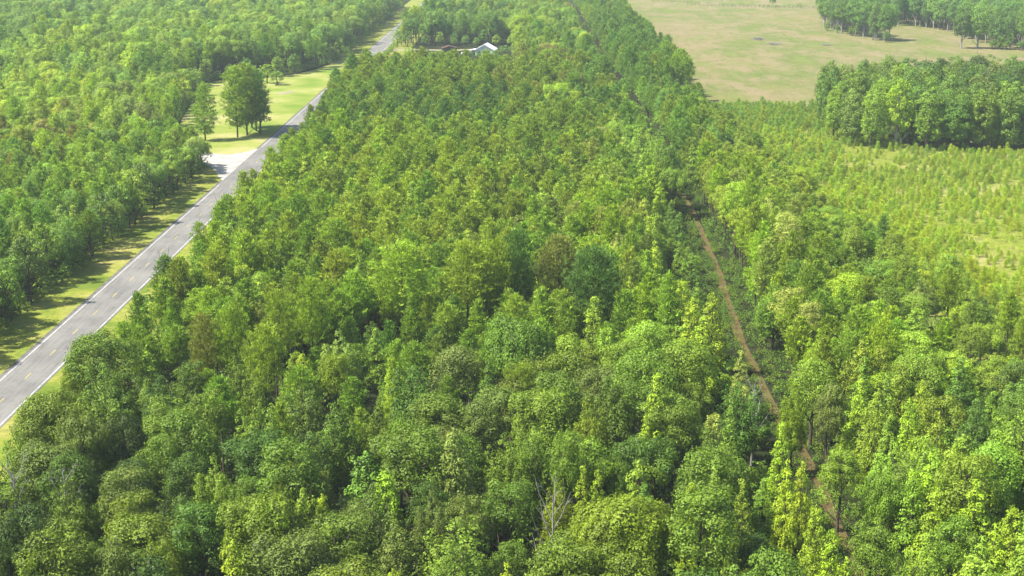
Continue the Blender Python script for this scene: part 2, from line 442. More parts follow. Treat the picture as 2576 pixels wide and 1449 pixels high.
def gp(*pts): return [ground(*p) for p in pts]
def smooth_poly(P, it=2):
    for _ in range(it):
        Q = []
        for i in range(len(P)):
            a, b = P[i], P[(i + 1) % len(P)]
            Q += [(a[0] * .75 + b[0] * .25, a[1] * .75 + b[1] * .25), (a[0] * .25 + b[0] * .75, a[1] * .25 + b[1] * .75)]
        P = Q
    return P
CLEARP = smooth_poly([(-83.5 + SL * 400, 392), (-91, 412), (-105, 418), (-107, 455), (-117, 515), (-122, 569), (-133, 604), (-96, 628), (-86, 664), (-81.5, 700), (-77, 700), (-76.5, 600)], 1)
sheet("clearing_grass", CLEARP, .03, M_CLEAR)
jl = lambda yd: (ux(RL - .2, ground(0, yd)[1]), ground(0, yd)[1])
side = [jl(455), ground(551, 447), ground(543, 431), ground(530, 420), ground(497, 404), (-108, 421), (-150, 424), (-150, 441), (-112, 440), ground(487, 373), ground(505, 380), ground(530, 386), ground(580, 389), ground(620, 382), jl(373)]
sheet("side_road", side, .05, M_GRAVEL)
g1 = lambda yd: (ux(RR + .1, ground(0, yd)[1]), ground(0, yd)[1])
sheet("field_entrance", [g1(412), g1(384), (g1(384)[0] + 9, g1(384)[1] + 1), (g1(412)[0] + 7, g1(412)[1] + 2)], .055, M_GRAVEL)
M_SAND = plain("sandy_soil", (.17, .15, .09), (.26, .23, .15), .3, .95)
sheet("sandy_patch", smooth_poly(gp((690, 237), (712, 231), (748, 229), (735, 234), (712, 238))), .045, M_SAND)
sheet("driveway", smooth_poly([(ux(-75.6, 735), 735), (-55, 742), (-30, 738), (-18, 744), (-18, 750), (-32, 744), (-55, 749), (ux(-75.6, 748), 748)], 1), .05, M_SAND)
track_pts = [(2185, 1500), (2150, 1420), (2110, 1330), (2075, 1245), (2005, 1110), (1950, 1030), (1920, 965), (1882, 895), (1852, 825), (1826, 740), (1790, 640), (1735, 520), (1690, 450), (1600, 300), (1533, 225), (1500, 163), (1440, 40), (1425, 0)]
TG = [ground(*p) for p in track_pts]
TG = [(TG[0][0] - .2, 60)] + TG
def track_x(y):
    return float(np.interp(y, [p[1] for p in TG], [p[0] for p in TG]))
strip("track_verge", [(track_x(y), y) for y in range(60, 1150, 8)], -2.6, 2.4, .02, M_FLOOR, .6)
strip("dirt_track", [(track_x(y), y) for y in range(60, 1150, 6)], -.75, .65, .04, M_CLAY, .35)
fe0 = ground(1770, 270)
def field_left(y): return 68 + (y - 529) * .007
sheet("pasture", [(field_left(529), 529), (1500, 529), (3000, 4000), (field_left(4000), 4000)], .02, M_FIELD)
sheet("plantation_ground", [(70, 150), (600, 150), (600, 529), (60, 529), (56, 400), (58, 330)], .025, M_PLANT)

# ------------------------------------------------------------------ planting
trees = []      # dicts: X,Y,s,sz,rot,p,tint,word,label,hero
grid = {}
def near(x, y, r):
    k = 5.0; a = int(x // k); b = int(y // k); R_ = int(math.ceil((r + 6) / k))
    for i in range(a - R_, a + R_ + 1):
        for j in range(b - R_, b + R_ + 1):
            for (px, py, pr) in grid.get((i, j), ()):
                if (px - x) ** 2 + (py - y) ** 2 < ((pr + r) * .5) ** 2: return True
    return False
def put(x, y, r):
    grid.setdefault((int(x // 5), int(y // 5)), []).append((x, y, r))
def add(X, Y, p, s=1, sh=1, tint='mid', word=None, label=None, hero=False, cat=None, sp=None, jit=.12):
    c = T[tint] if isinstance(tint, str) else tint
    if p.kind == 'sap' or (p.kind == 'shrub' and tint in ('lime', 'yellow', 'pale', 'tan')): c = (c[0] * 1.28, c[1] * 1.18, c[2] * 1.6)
    if p.kind == 'oak' and Y < 195 and X < 45: c = tuple(v * (.66 if X < 18 else .74) for v in c)  # foreground crowns darkened by position; shade put into the leaf colour
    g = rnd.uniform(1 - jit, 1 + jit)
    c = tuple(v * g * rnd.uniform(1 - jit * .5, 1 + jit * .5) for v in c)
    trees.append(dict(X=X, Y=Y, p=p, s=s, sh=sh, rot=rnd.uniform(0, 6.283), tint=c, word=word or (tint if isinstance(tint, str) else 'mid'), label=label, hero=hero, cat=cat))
    put(X, Y, sp if sp else p.r * s * 1.5)

def hero(kind, x, y, r, tint, h=None, label=None, p=None):
    """tree whose top stands at photo point x,y with crown radius r photo units"""
    L = dict(oak=OAKS, gum=GUMS, pine=PINES, big=BIGPINES, swamp=SWAMP, bushy=BUSHY)[kind]
    pr = p or rnd.choice(L)
    h = h or pr.h
    for _ in range(2):
        X, Y = ground(x, y, h)
        m = r / (F / (Y * CP + (H - h) * SP))
        s = m / pr.r
    if kind == 'oak' and s > 1.3: pr = HUGE[0] if m > 6.6 else HUGE[1]; s = m / pr.r
    X, Y = ground(x, y, h)
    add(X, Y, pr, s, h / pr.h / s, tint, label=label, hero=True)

# trees read off the photograph: kind, top x, top y, crown half-width, colour
HEROES = [
 ('gum', 1967, 1070, 36, 'lime', 14), ('gum', 1982, 1166, 34, 'yellow', 13), ('gum', 2019, 1160, 34, 'yellow', 12), ('gum', 2054, 1268, 42, 'lime', 13),
 ('gum', 2096, 1330, 44, 'yellow', 13), ('gum', 2130, 1400, 40, 'yellow', 12), ('gum', 2408, 1112, 44, 'lime', 15), ('gum', 2457, 1218, 60, 'lime', 14),
 ('gum', 2212, 975, 40, 'olive', 15), ('gum', 2364, 1033, 42, 'olive', 14), ('gum', 1740, 1219, 38, 'yellow', 13), ('oak', 1895, 1345, 75, 'dark', 11),
 ('gum', 2290, 1000, 40, 'lime', 14), ('gum', 2167, 856, 46, 'olive', 15), ('gum', 2270, 912, 42, 'olive', 14), ('gum', 2218, 868, 40, 'olive', 14),
 ('gum', 2130, 905, 36, 'olive', 13), ('gum', 2320, 955, 36, 'lime', 13), ('gum', 2165, 960, 38, 'lime', 13), ('gum', 2240, 1050, 42, 'mid', 13),
 ('gum', 1652, 948, 50, 'lime', 16), ('oak', 1339, 1074, 55, 'light', 15), ('oak', 1268, 1088, 55, 'light', 14), ('oak', 1425, 1076, 50, 'light', 16), ('gum', 1468, 1177, 32, 'lime', 12),
 ('gum', 1505, 1179, 32, 'lime', 12), ('oak', 1558, 1138, 34, 'mid', 12), ('gum', 1608, 1156, 55, 'light', 12), ('oak', 1558, 1250, 140, 'lime', 15),
 ('oak', 1640, 1255, 80, 'lime', 14), ('oak', 1408, 1215, 60, 'yellow', 13), ('gum', 1142, 1074, 62, 'grey', 16), ('oak', 1175, 1228, 62, 'grey', 13),
 ('oak', 1150, 1300, 100, 'light', 14), ('oak', 1090, 1240, 55, 'grey', 13), ('oak', 935, 1218, 72, 'grey', 15), ('gum', 968, 1183, 55, 'lime', 12),
 ('oak', 950, 1018, 52, 'olive', 14), ('oak', 1005, 1030, 52, 'light', 14), ('gum', 990, 1428, 45, 'yellow', 13), ('gum', 1275, 1426, 45, 'yellow', 13),
 ('oak', 262, 958, 92, 'mid', 15), ('oak', 200, 1030, 70, 'grey', 15), ('oak', 300, 1030, 60, 'dark', 14), ('oak', 400, 948, 62, 'deep', 13), ('oak', 520, 975, 62, 'light', 14), ('oak', 655, 1002, 72, 'light', 15),
 ('oak', 400, 1100, 66, 'mid', 13), ('oak', 540, 1156, 62, 'light', 14), ('oak', 610, 1213, 60, 'mid', 13), ('oak', 693, 1216, 48, 'olive', 14),
 ('gum', 762, 1226, 55, 'olive', 15), ('gum', 810, 1240, 40, 'yellow', 14), ('oak', 400, 1338, 60, 'olive', 13), ('gum', 587, 1356, 62, 'yellow', 14),
 ('oak', 277, 1350, 70, 'grey', 13), ('oak', 333, 1226, 70, 'olive', 14), ('oak', 173, 1200, 75, 'mid', 14), ('oak', 50, 1270, 100, 'dark', 15), ('oak', 45, 1085, 60, 'light', 13),
 ('oak', 840, 1018, 82, 'mid', 15), ('oak', 723, 1150, 45, 'olive', 13), ('oak', 800, 1165, 40, 'tan', 13), ('oak', 1040, 920, 85, 'deep', 15),
 ('big', 1009, 612, 82, 'pinelight', 20), ('big', 1175, 606, 70, 'pine', 20), ('big', 1302, 580, 46, 'blue', 21), ('big', 1250, 600, 45, 'pine', 20), ('big', 1405, 596, 66, 'tan', 19), ('big', 1492, 622, 78, 'blue', 19),
 ('gum', 1269, 722, 36, 'light', 12), ('oak', 1359, 708, 46, 'lime', 11), ('gum', 1405, 690, 24, 'yellow', 12), ('gum', 1589, 612, 24, 'yellow', 14),
 ('gum', 1585, 700, 26, 'yellow', 12), ('gum', 1639, 411, 34, 'yellow', 14), ('gum', 1662, 455, 26, 'yellow', 12), ('oak', 1405, 203, 44, 'lime', 16), ('oak', 1440, 222, 28, 'yellow', 15),
 ('oak', 1509, 318, 36, 'tan', 13), ('pine', 1335, 288, 34, 'pine', 18), ('oak', 1038, 113, 30, 'yellow', 16), ('oak', 1310, 800, 92, 'mid', 16),
 ('gum', 985, 893, 26, 'yellow', 12), ('oak', 1145, 872, 82, 'grey', 13), ('oak', 855, 838, 58, 'grey', 13), ('oak', 1425, 826, 60, 'light', 14),
 ('oak', 1625, 808, 68, 'light', 14), ('oak', 1560, 850, 62, 'light', 14), ('oak', 1480, 840, 55, 'olive', 14), ('bushy', 362, 728, 34, 'deep', 7), ('big', 507, 790, 42, 'tan', 16), ('oak', 650, 742, 30, 'tan', 13),
 ('gum', 762, 888, 44, 'yellow', 13), ('oak', 842, 880, 44, 'yellow', 13), ('oak', 185, 872, 46, 'lime', 12), ('oak', 255, 866, 46, 'light', 12),
 ('gum', 1794, 734, 40, 'yellow', 14), ('gum', 1742, 748, 42, 'yellow', 16), ('gum', 1768, 805, 44, 'lime', 14), ('gum', 1715, 700, 34, 'lime', 14), ('oak', 2037, 750, 44, 'pale', 14), ('oak', 2064, 826, 40, 'lime', 12),
 ('oak', 2115, 695, 46, 'light', 12), ('oak', 2050, 905, 70, 'light', 13), ('oak', 2000, 960, 42, 'lime', 13), ('oak', 2090, 960, 50, 'grey', 14),
 ('oak', 2460, 1010, 62, 'dark', 13), ('oak', 2540, 1060, 60, 'deep', 13), ('oak', 2500, 1150, 46, 'dark', 10), ('oak', 2020, 420, 34, 'lime', 10),
 ('oak', 1705, 985, 70, 'mid', 14), ('oak', 1860, 960, 60, 'deep', 13), ('oak', 1790, 1085, 70, 'mid', 14), ('gum', 1842, 1010, 36, 'mid', 14), ('gum', 1800, 1180, 44, 'mid', 14), ('gum', 1870, 1212, 40, 'olive', 14),
 ('oak', 1220, 1000, 66, 'grey', 14), ('oak', 1290, 935, 60, 'grey', 13), ('oak', 760, 965, 60, 'grey', 13), ('oak', 1400, 935, 85, 'mid', 15), ('oak', 1530, 945, 80, 'mid', 15), ('oak', 1480, 1010, 60, 'lime', 14),
 ('big', 1310, 915, 55, 'pine', 14), ('bushy', 1720, 800, 50, 'light', 10), ('oak', 480, 900, 50, 'mid', 13), ('oak', 590, 895, 50, 'mid', 13), ('oak', 640, 930, 44, 'olive', 13), ('big', 580, 770, 52, 'pine', 17), ('big', 700, 730, 48, 'pine', 18), ('big', 780, 700, 48, 'pine', 18), ('big', 660, 820, 60, 'pinelight', 16), ('big', 500, 560, 24, 'pine', 14),
 ('oak', 2560, 985, 50, 'deep', 13), ('oak', 2400, 1290, 70, 'mid', 13), ('gum', 2300, 1200, 50, 'mid', 13), ('oak', 2230, 1180, 60, 'light', 13), ('oak', 2120, 1120, 60, 'light', 12), ('gum', 2550, 1270, 50, 'lime', 13), ('gum', 2345, 1330, 50, 'light', 13), ('oak', 2200, 1300, 70, 'mid', 12), ('oak', 2290, 1400, 80, 'mid', 12), ('gum', 2450, 1400, 60, 'light', 12),
]
for hh in HEROES:
    hero(hh[0], hh[1], hh[2], hh[3], hh[4], hh[5])

# clearing trees beside the road
def base_tree(p, x, y, topy, r, tint, label=None):
    X, Y = ground(x, y)
    sc = project(X, Y, 0)[2]
    h = (y - topy) / sc / CP
    s = (r / sc) / p.r
    add(X, Y, p, s, h / p.h / s, tint, label=label, hero=True)
cpine = make_pine(90, 17, 3.6, .12, p=.6, blade=.42, dens=1.6, spar=1.2)
cpine2 = make_pine(91, 21, 4.4, .16, p=.42, blade=.42, dens=1.9, spar=.95)
base_tree(cpine, 517, 354, 212, 36, 'pine', "lone slender pine on the bright grass left of the pine clump beside the gravel turn-off")
base_tree(cpine2, 598, 346, 172, 42, 'pine', "tall bare-stemmed pine at the left end of the roadside clump in the clearing")
base_tree(cpine2, 622, 338, 165, 40, 'pine', "second tall pine from the left in the roadside clump in the clearing")
base_tree(cpine2, 645, 330, 178, 40, 'blue', "dark tall pine at the right end of the roadside clump in the clearing")
base_tree(cpine2, 634, 322, 170, 38, 'cool', "tall pine at the back of the roadside clump in the clearing")
base_tree(BUSHY[0], 655, 336, 232, 34, 'blue', "dark bushy tree at the foot of the roadside pine clump, right side")
base_tree(BUSHY[1], 622, 340, 262, 26, 'cool', "low leafy tree between the stems of the roadside pine clump")
base_tree(BUSHY[0], 697, 214, 176, 22, 'light', "small bushy tree on the grass in front of the forest edge above the pine clump")
base_tree(BUSHY[1], 672, 210, 158, 22, 'lime', "taller bushy tree beside the small one above the roadside pine clump")

for x, y, ty, r, t in ((1180, 150, 128, 12, 'deep'), (1250, 146, 124, 13, 'mid'), (1203, 144, 133, 9, 'light'), (1272, 140, 112, 16, 'cool'), (1148, 158, 134, 12, 'mid'), (1100, 150, 128, 14, 'olive'), (1226, 150, 130, 11, 'mid'), (1166, 152, 131, 10, 'deep'), (1130, 150, 127, 12, 'mid'), (1206, 148, 127, 7, 'deep'), (1085, 156, 130, 13, 'mid'), (1112, 156, 131, 12, 'light'), (1245, 152, 131, 10, 'cool'), (1075, 146, 124, 12, 'deep'), (1140, 156, 132, 10, 'light'), (1062, 150, 126, 14, 'light'), (1030, 150, 122, 14, 'lime')):
    base_tree(rnd.choice(BUSHY), x, y, ty, r, t)
def inpoly(x, y, P):
    c = False; j = len(P) - 1
    for i in range(len(P)):
        if (P[i][1] > y) != (P[j][1] > y) and x < (P[j][0] - P[i][0]) * (y - P[i][1]) / (P[j][1] - P[i][1]) + P[i][0]: c = not c
        j = i
    return c
def verge_right(y): return float(np.interp(y, [60, 150, 200, 280, 400, 540, 640, 700, 950, 1100], [-61, -61.5, -61.5, -64, -66.5, -71.5, -71.5, -71, -71, -71]))
ISL_C, ISL_R = (151, 484), (46, 53)
def in_island(X, Y, m=0):
    dx = (X - ISL_C[0]) / (ISL_R[0] + m); dy = (Y - ISL_C[1]) / (ISL_R[1] + m)
    return dx * dx + dy * dy < 1
def far_front(X): return float(np.interp(X, [170, 181, 186, 200, 230, 270, 500], [1100, 905, 850, 785, 752, 738, 725]))
HOLE = smooth_poly([(203, 795), (215, 785), (242, 772), (250, 800), (255, 880), (225, 905), (205, 870)])
def in_far(X, Y): return X > .2068 * Y + 5 and Y > far_front(X) and Y < 1015 and not inpoly(X, Y, HOLE)
def zone(X, Y):
    u = X - SL * Y
    if u < -92.3:
        if inpoly(X, Y, CLEARP): return None
        if X > -107 and 414 < Y < 441: return None
        return 'left'
    if u < verge_right(Y): return None
    dxt = X - track_x(Y)
    if (-6.2 if Y < 310 else -5.4 if Y < 560 else -6) < dxt < (3.9 if Y < 310 else 3.4): return None
    if X < track_x(Y):
        if 572 < Y < 757 and X < 6 + 3 * math.sin(Y * .1): return None
        if 757 < Y < 800 and X < -60: return None
        if 734 < Y < 752 and X < -30: return None
        return 'mid'
    if Y < 529:
        lim = float(np.interp(Y, [90, 180, 260, 330, 420, 529], [95, 86, 77, 73, 67, 66])) + 3 * math.sin(Y * .11) + 2 * math.sin(Y * .31)
        if X < lim or Y < 222 + .3 * (X - 80) + 7 * math.sin(X * .35): return 'right'
        if in_island(X, Y): return 'isle'
        return None
    if X < field_left(Y) - 3: return 'right'
    if in_far(X, Y): return 'far'
    return None

# colour patches seen in the photo: x, y, rx, ry, [tints]
PATCH = [
 (100, 40, 260, 60, ['cool', 'cool', 'mid']), (330, 150, 200, 70, ['light', 'cool', 'mid', 'light', 'lime']), (110, 200, 150, 110, ['lime', 'light', 'yellow', 'light']),
 (640, 80, 250, 70, ['cool', 'mid', 'deep', 'light']), (800, 140, 80, 50, ['deep', 'cool', 'lime']), (940, 60, 80, 60, ['deep', 'blue', 'cool']),
 (350, 270, 160, 70, ['light', 'grey', 'light', 'lime']), (120, 290, 100, 40, ['olive', 'tan', 'light']), (180, 430, 250, 110, ['mid', 'light', 'cool']),
 (420, 420, 90, 120, ['deep', 'dark', 'mid', 'mid']), (200, 620, 240, 100, ['deep', 'mid', 'mid']), (100, 740, 160, 80, ['dark', 'deep']), (360, 500, 70, 60, ['olive', 'mid']),
 (1060, 170, 220, 50, ['pine', 'olive', 'pine', 'mid']), (1150, 90, 150, 70, ['cool', 'blue', 'deep']), (1350, 60, 110, 60, ['light', 'cool', 'mid', 'lime']), (1010, 20, 70, 25, ['lime', 'yellow', 'light']),
 (1330, 180, 160, 60, ['pine', 'pine', 'olive', 'tan']), (900, 260, 140, 50, ['deep', 'mid', 'pine']), (1200, 240, 260, 50, ['deep', 'pine', 'blue']), (700, 420, 150, 120, ['pinelight', 'lime', 'pinelight', 'light']),
 (950, 380, 220, 80, ['pinelight', 'pinelight', 'lime']), (1250, 350, 180, 70, ['pine', 'mid', 'pinelight']), (1330, 460, 160, 50, ['olive', 'light', 'lime', 'grey']), (1100, 520, 250, 70, ['pinelight', 'pine', 'pinelight']),
 (1520, 500, 120, 120, ['light', 'pinelight', 'lime', 'pale']), (1640, 400, 70, 80, ['mid', 'light']), (1560, 120, 120, 130, ['cool', 'cool', 'deep']), (1680, 320, 90, 110, ['cool', 'pine', 'mid']),
 (1720, 500, 60, 150, ['mid', 'deep']), (1850, 480, 130, 160, ['pinelight', 'pale', 'lime', 'pinelight']), (1880, 700, 130, 160, ['pinelight', 'pale', 'lime', 'pinelight']), (2150, 600, 140, 120, ['pine', 'mid', 'cool', 'olive']),
 (2300, 800, 200, 110, ['light', 'lime', 'olive', 'grey']), (2480, 950, 140, 90, ['deep', 'deep', 'mid', 'dark']), (2400, 1200, 220, 230, ['mid', 'light', 'mid', 'lime']), (2180, 1180, 140, 250, ['mid', 'light', 'mid']),
 (600, 620, 160, 90, ['pine', 'mid', 'pinelight']), (850, 620, 200, 100, ['pine', 'mid', 'pinelight']), (1650, 650, 110, 120, ['light', 'lime', 'grey', 'light']), (420, 800, 120, 80, ['mid', 'pine', 'light']),
 (650, 830, 160, 80, ['mid', 'pine', 'olive']), (330, 900, 160, 70, ['mid', 'light', 'mid']), (900, 800, 160, 60, ['mid', 'light', 'deep']), (1250, 1000, 250, 90, ['grey', 'mid', 'light', 'deep']),
 (1650, 1050, 120, 90, ['mid', 'mid', 'deep']), (300, 1150, 260, 150, ['mid', 'deep', 'dark', 'grey']), (700, 1150, 250, 150, ['mid', 'deep', 'deep', 'grey', 'dark']), (300, 1350, 320, 130, ['deep', 'dark', 'dark', 'mid', 'olive']),
 (800, 1380, 250, 120, ['deep', 'mid', 'grey', 'olive']), (1100, 1150, 200, 200, ['deep', 'mid', 'grey']), (1800, 1250, 160, 220, ['mid', 'deep', 'mid', 'dark']),
]
def patch_tint(x, y, default):
    best, bw = default, 0.0; cand = []
    for (px, py, rx, ry, L) in PATCH:
        d = ((x - px) / rx) ** 2 + ((y - py) / ry) ** 2
        cand.append((1 / (.15 + d) ** 2, L))
    cand.append((.5, default))
    t = rnd.uniform(0, sum(c[0] for c in cand))
    for wgt, L in cand:
        t -= wgt
        if t <= 0: return rnd.choice(L)
    return rnd.choice(default)

def vis_range(X, Y):
    return abs(X) < .3546 * 1.03 * Y * 1.02 + 22
def edge_near(X, Y):
    """distance-ish to the open side on which foliage reaches the ground"""
    u = X - SL * Y
    if u < -92: 
        if u > -95.5: return True
        for dx, dy in ((4, 0), (3, 4), (3, -4), (0, 5), (0, -5)):
            if inpoly(X + dx, Y + dy, CLEARP): return True
        return False
    if X < track_x(Y): return u < verge_right(Y) + 2.5 or (757 < Y < 766 and X < 10)
    return X > field_left(Y) - 6.5 and Y > 529
def plant(Y):
    cnt = 0
    # rows of candidates, tried until the ground is full
def scatter(n, y0, y1, xr, rad_fn, choose):
    for _ in range(n):
        Y = y0 + (y1 - y0) * rnd.random() ** .75
        a, b = xr(Y)
        X = rnd.uniform(a, b)
        if not vis_range(X, Y): continue
        z = zone(X, Y)
        if z is None: continue
        r = rad_fn(z, X, Y)
        if near(X, Y, r): continue
        choose(z, X, Y, r)
def rad(z, X, Y):
    if z == 'mid':
        if Y < 185: return 5.6
        if Y < 215: return 5.0
        if Y < 600: return 3.35
        return 5.4
    if z == 'left':
        if Y < 240: return 4.6
        if Y < 430: return 3.4
        return 5.6
    if z == 'right': return 3.8 if Y < 330 else 3.3
    if z == 'isle': return 5.8
    return 6.2
def choose(z, X, Y, r):
    px, py, _ = project(X, Y, 13)
    e = edge_near(X, Y)
    k = rnd.random()
    if z == 'mid':
        tt = patch_tint(px, py, ['mid', 'light', 'pine'])
        if e and Y > 180 and k < (.8 if Y > 700 else .4) and not 480 < Y < 650: p = rnd.choice(BUSHY); s = rnd.uniform(.8, 1.1); sh = 1
        elif Y < 185 + 25 * math.sin(X * .07):
            p = rnd.choice((OAKS[:6] if k < .5 else OAKS) if k < (.9 if X < 12 else .62) else GUMS); s = rnd.uniform(.75, 1.2); sh = rnd.uniform(.82, 1.0) / s ** .7
            if rnd.random() < .15: s *= .7
        elif X > track_x(Y) - 15 and Y < 420:
            p = rnd.choice(GUMS if k < .6 else (OAKS if k < .8 else PINES)); s = rnd.uniform(.75, 1.0); sh = 1.15
        elif Y < 600:
            p = rnd.choice(PINES if k < .82 else (OAKS if k < .92 else GUMS))
            s = rnd.uniform(.75, 1.12); sh = rnd.uniform(.78, 1.0) / s ** .5
            if p.kind == 'oak': s *= .75
            if Y < 215: s *= .85
        else:
            p = rnd.choice(OAKS if k < .6 else PINES); s = rnd.uniform(.85, 1.15); sh = 1
        if 515 < Y < 640 and p.kind == 'pine': s *= 1.15
    elif z == 'left':
        tt = patch_tint(px, py, ['mid', 'cool', 'light'])
        if e and k < .6: p = rnd.choice(BUSHY); s = rnd.uniform(.95, 1.35); sh = 1.05; tt = rnd.choice(['deep', 'dark', 'mid', tt])
        elif Y < 430: p = rnd.choice(PINES if k < .7 else (GUMS if k < .8 else OAKS)); s = rnd.uniform(.7, .92); sh = rnd.uniform(.82, .98)
        elif Y < 560: p = rnd.choice(OAKS if k < .6 else PINES); s = rnd.uniform(.75, 1.0); sh = 1
        else: p = rnd.choice(OAKS if k < .65 else PINES); s = rnd.uniform(.9, 1.25); sh = 1
    elif z == 'right':
        tt = patch_tint(px, py, ['pine', 'light', 'mid'])
        if Y < 185: p = rnd.choice(GUMS if k < .7 else OAKS); s = rnd.uniform(.75, 1.1); sh = 1
        elif X > 66 and Y < 300: p = rnd.choice(BUSHY if k < .5 else (OAKS if k < .75 else PINES)); s = rnd.uniform(.55, .85); sh = rnd.uniform(.8, 1.1)
        elif Y < 529:
            p = rnd.choice(PINES if k < .74 else (OAKS if k < .9 else GUMS)); s = rnd.uniform(.8, 1.0) * (1 - .3 * max(0, (X - 62) / 30)); sh = (1 - .45 * min(1, max(0, (X - 50) / 24))) * rnd.uniform(.85, 1.1)
        else:
            p = rnd.choice(PINES if k < .8 else BUSHY) if e else rnd.choice(PINES); s = rnd.uniform(.85, 1.1); sh = 1.1
    elif z == 'isle':
        tt = rnd.choice(['blue', 'deep', 'mid', 'grey', 'deep', 'cool', 'dark'] if X > 140 else ['cool', 'deep', 'mid', 'grey', 'light', 'cool', 'mid'])  # darker tints on the right part: the island's shaded front put into colour
        dx = (X - ISL_C[0]) / ISL_R[0]; dy = (Y - ISL_C[1]) / ISL_R[1]
        ee = dx * dx + dy * dy
        p = rnd.choice(SWAMP); s = rnd.uniform(.85, 1.15); sh = 1.05 / s * rnd.uniform(.9, 1.05)
        nm_ = tt; tt = tuple(v * .8 for v in T[tt])
        if ee > .45: p = rnd.choice(VINED); sh = rnd.uniform(.9, 1.1)
    else:
        tt = rnd.choice(['blue', 'deep', 'dark', 'cool', 'blue'])
        p = rnd.choice(SWAMP); s = rnd.uniform(.9, 1.25); sh = 1 / s ** .5
        if 752 < Y < 790 and 195 < X < 250: return
    if z == 'mid' and Y < 330 and X > track_x(Y) - 13.5: p = rnd.choice(GUMS + BUSHY); s = rnd.uniform(.55, .72); sh = rnd.uniform(.9, 1.15)
    if p.kind == 'oak' and p in OAKS and s * p.r * 1.6 > r * 1.8: s *= .85
    if isinstance(tt, str): nm_ = tt
    if z == 'left' and Y > 300: tt = tuple(a * b for a, b in zip(T[tt], (1.22, 1.14, 1.3)))  # left forest lightened by position; hazy brightness put into the leaf colour
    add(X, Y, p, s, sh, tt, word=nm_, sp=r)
scatter(26000, 92, 260, lambda Y: (-.37 * Y - 20, .37 * Y + 20), rad, choose)
scatter(60000, 260, 620, lambda Y: (-.37 * Y - 20, min(.37 * Y + 20, 215)), rad, choose)
scatter(52000, 620, 1060, lambda Y: (-.37 * Y - 15, .37 * Y + 10), rad, choose)

# the yellow tree and its neighbours on the front of the tree island, bushes at its foot
base_tree(SWAMP[1], 2252, 372, 196, 40, 'yellow', "tall yellow-green tree with a forked pale stem at the front of the round tree island")
for x, y, ty, r, t in ((2095, 352, 205, 26, 'light'), (2140, 366, 215, 34, 'grey'), (2190, 372, 225, 34, 'light'), (2330, 378, 220, 40, 'mid'), (2400, 380, 230, 38, 'deep'), (2470, 380, 215, 40, 'mid'), (2530, 380, 222, 40, 'cool')):
    base_tree(rnd.choice(VINED), x, y, ty, r, t)
for k in range(90):
    a = math.pi + (k + .5) / 90 * math.pi + rnd.uniform(-.05, .05)
    X = ISL_C[0] + math.cos(a) * (ISL_R[0] + 1); Y = ISL_C[1] + math.sin(a) * (ISL_R[1] + 1) + rnd.uniform(0, 3)
    add(X, Y, rnd.choice(BUSHY), rnd.uniform(.45, .95), rnd.uniform(.9, 1.9), rnd.choice(['cool', 'grey', 'mid', 'deep', 'dark']), sp=1)
for k in range(60):
    X = rnd.uniform(183, 290); Y = far_front(X) + rnd.uniform(-1, 2)
    if 203 < X < 245 or not X > .2068 * Y + 4: continue
    add(X, Y, rnd.choice(BUSHY), rnd.uniform(.45, .8), rnd.uniform(.8, 1.4), rnd.choice(['cool', 'grey', 'mid', 'deep']))

# young pines of the plantation
def sap_ok(X, Y):
    u = zone(X, Y)
    return u is None and X > 56 and Y < 529 and X > track_x(Y) + 4
m0 = len(trees)
row = 0
yy = 150.0
while yy < 531:
    xx = 56.0 + (row % 2) * .9
    while xx < .37 * yy + 14:
        X = xx + rnd.uniform(-.6, .6); Y = yy + rnd.uniform(-.8, .8)
        dens = .7 + .45 * math.sin(X * .09 + 1.3) * math.cos(Y * .06) + .15 * math.sin(X * .4 + Y * .23)
        if sap_ok(X, Y) and not in_island(X, Y, 1) and rnd.random() < dens + (.3 if Y > 470 else 0):
            s = rnd.uniform(.34, .70) * (1.45 if Y > 470 or X < 92 else 1)
            add(X, Y, rnd.choice(SAPS), s, rnd.uniform(.9, 1.15), rnd.choice(['lime', 'yellow', 'light', 'yellow', 'lime'] if 262 < Y < 365 and X > 78 else ['light', 'pinelight', 'mid', 'olive', 'lime'] if Y < 470 else ['cool', 'mid', 'pine']), sp=.5)
        xx += 1.85
    yy += 2.6; row += 1
# shrubs: along the track, forest edges, understorey
def shrub(X, Y, s, t): add(X, Y, rnd.choice(SHRUBS), s, 1, t, sp=.5)
for _ in range(2600):
    Y = rnd.uniform(100, 520); sd = rnd.choice([-1, 1])
    X = track_x(Y) + sd * (.7 + rnd.random() ** 1.4 * 5)
    shrub(X, Y, rnd.uniform(.25, .7), rnd.choice(['dark', 'deep', 'deep', 'mid', 'cool', 'olive']))
for Y in np.arange(105, 330, 3.2):
    Y = float(Y) + rnd.uniform(-1, 1); X = track_x(Y) + rnd.uniform(3.4, 4.6)
    if not near(X, Y, 2.0): add(X, Y, rnd.choice(BUSHY), rnd.uniform(.45, .7), rnd.uniform(.9, 1.2), rnd.choice(['deep', 'mid', 'light', 'cool']))
for _ in range(800):
    Y = rnd.uniform(150, 1000); X = ux(-92.3 - rnd.random() * 2, Y)
    if zone(X - 1, Y) == 'left': shrub(X, Y, rnd.uniform(.7, 1.5), rnd.choice(['dark', 'deep', 'mid', 'olive']))
for _ in range(500):
    Y = rnd.uniform(130, 950); X = ux(verge_right(Y) - rnd.random() * 1.5, Y)
    shrub(X, Y, rnd.uniform(.7, 1.4), rnd.choice(['deep', 'mid', 'light', 'olive']))
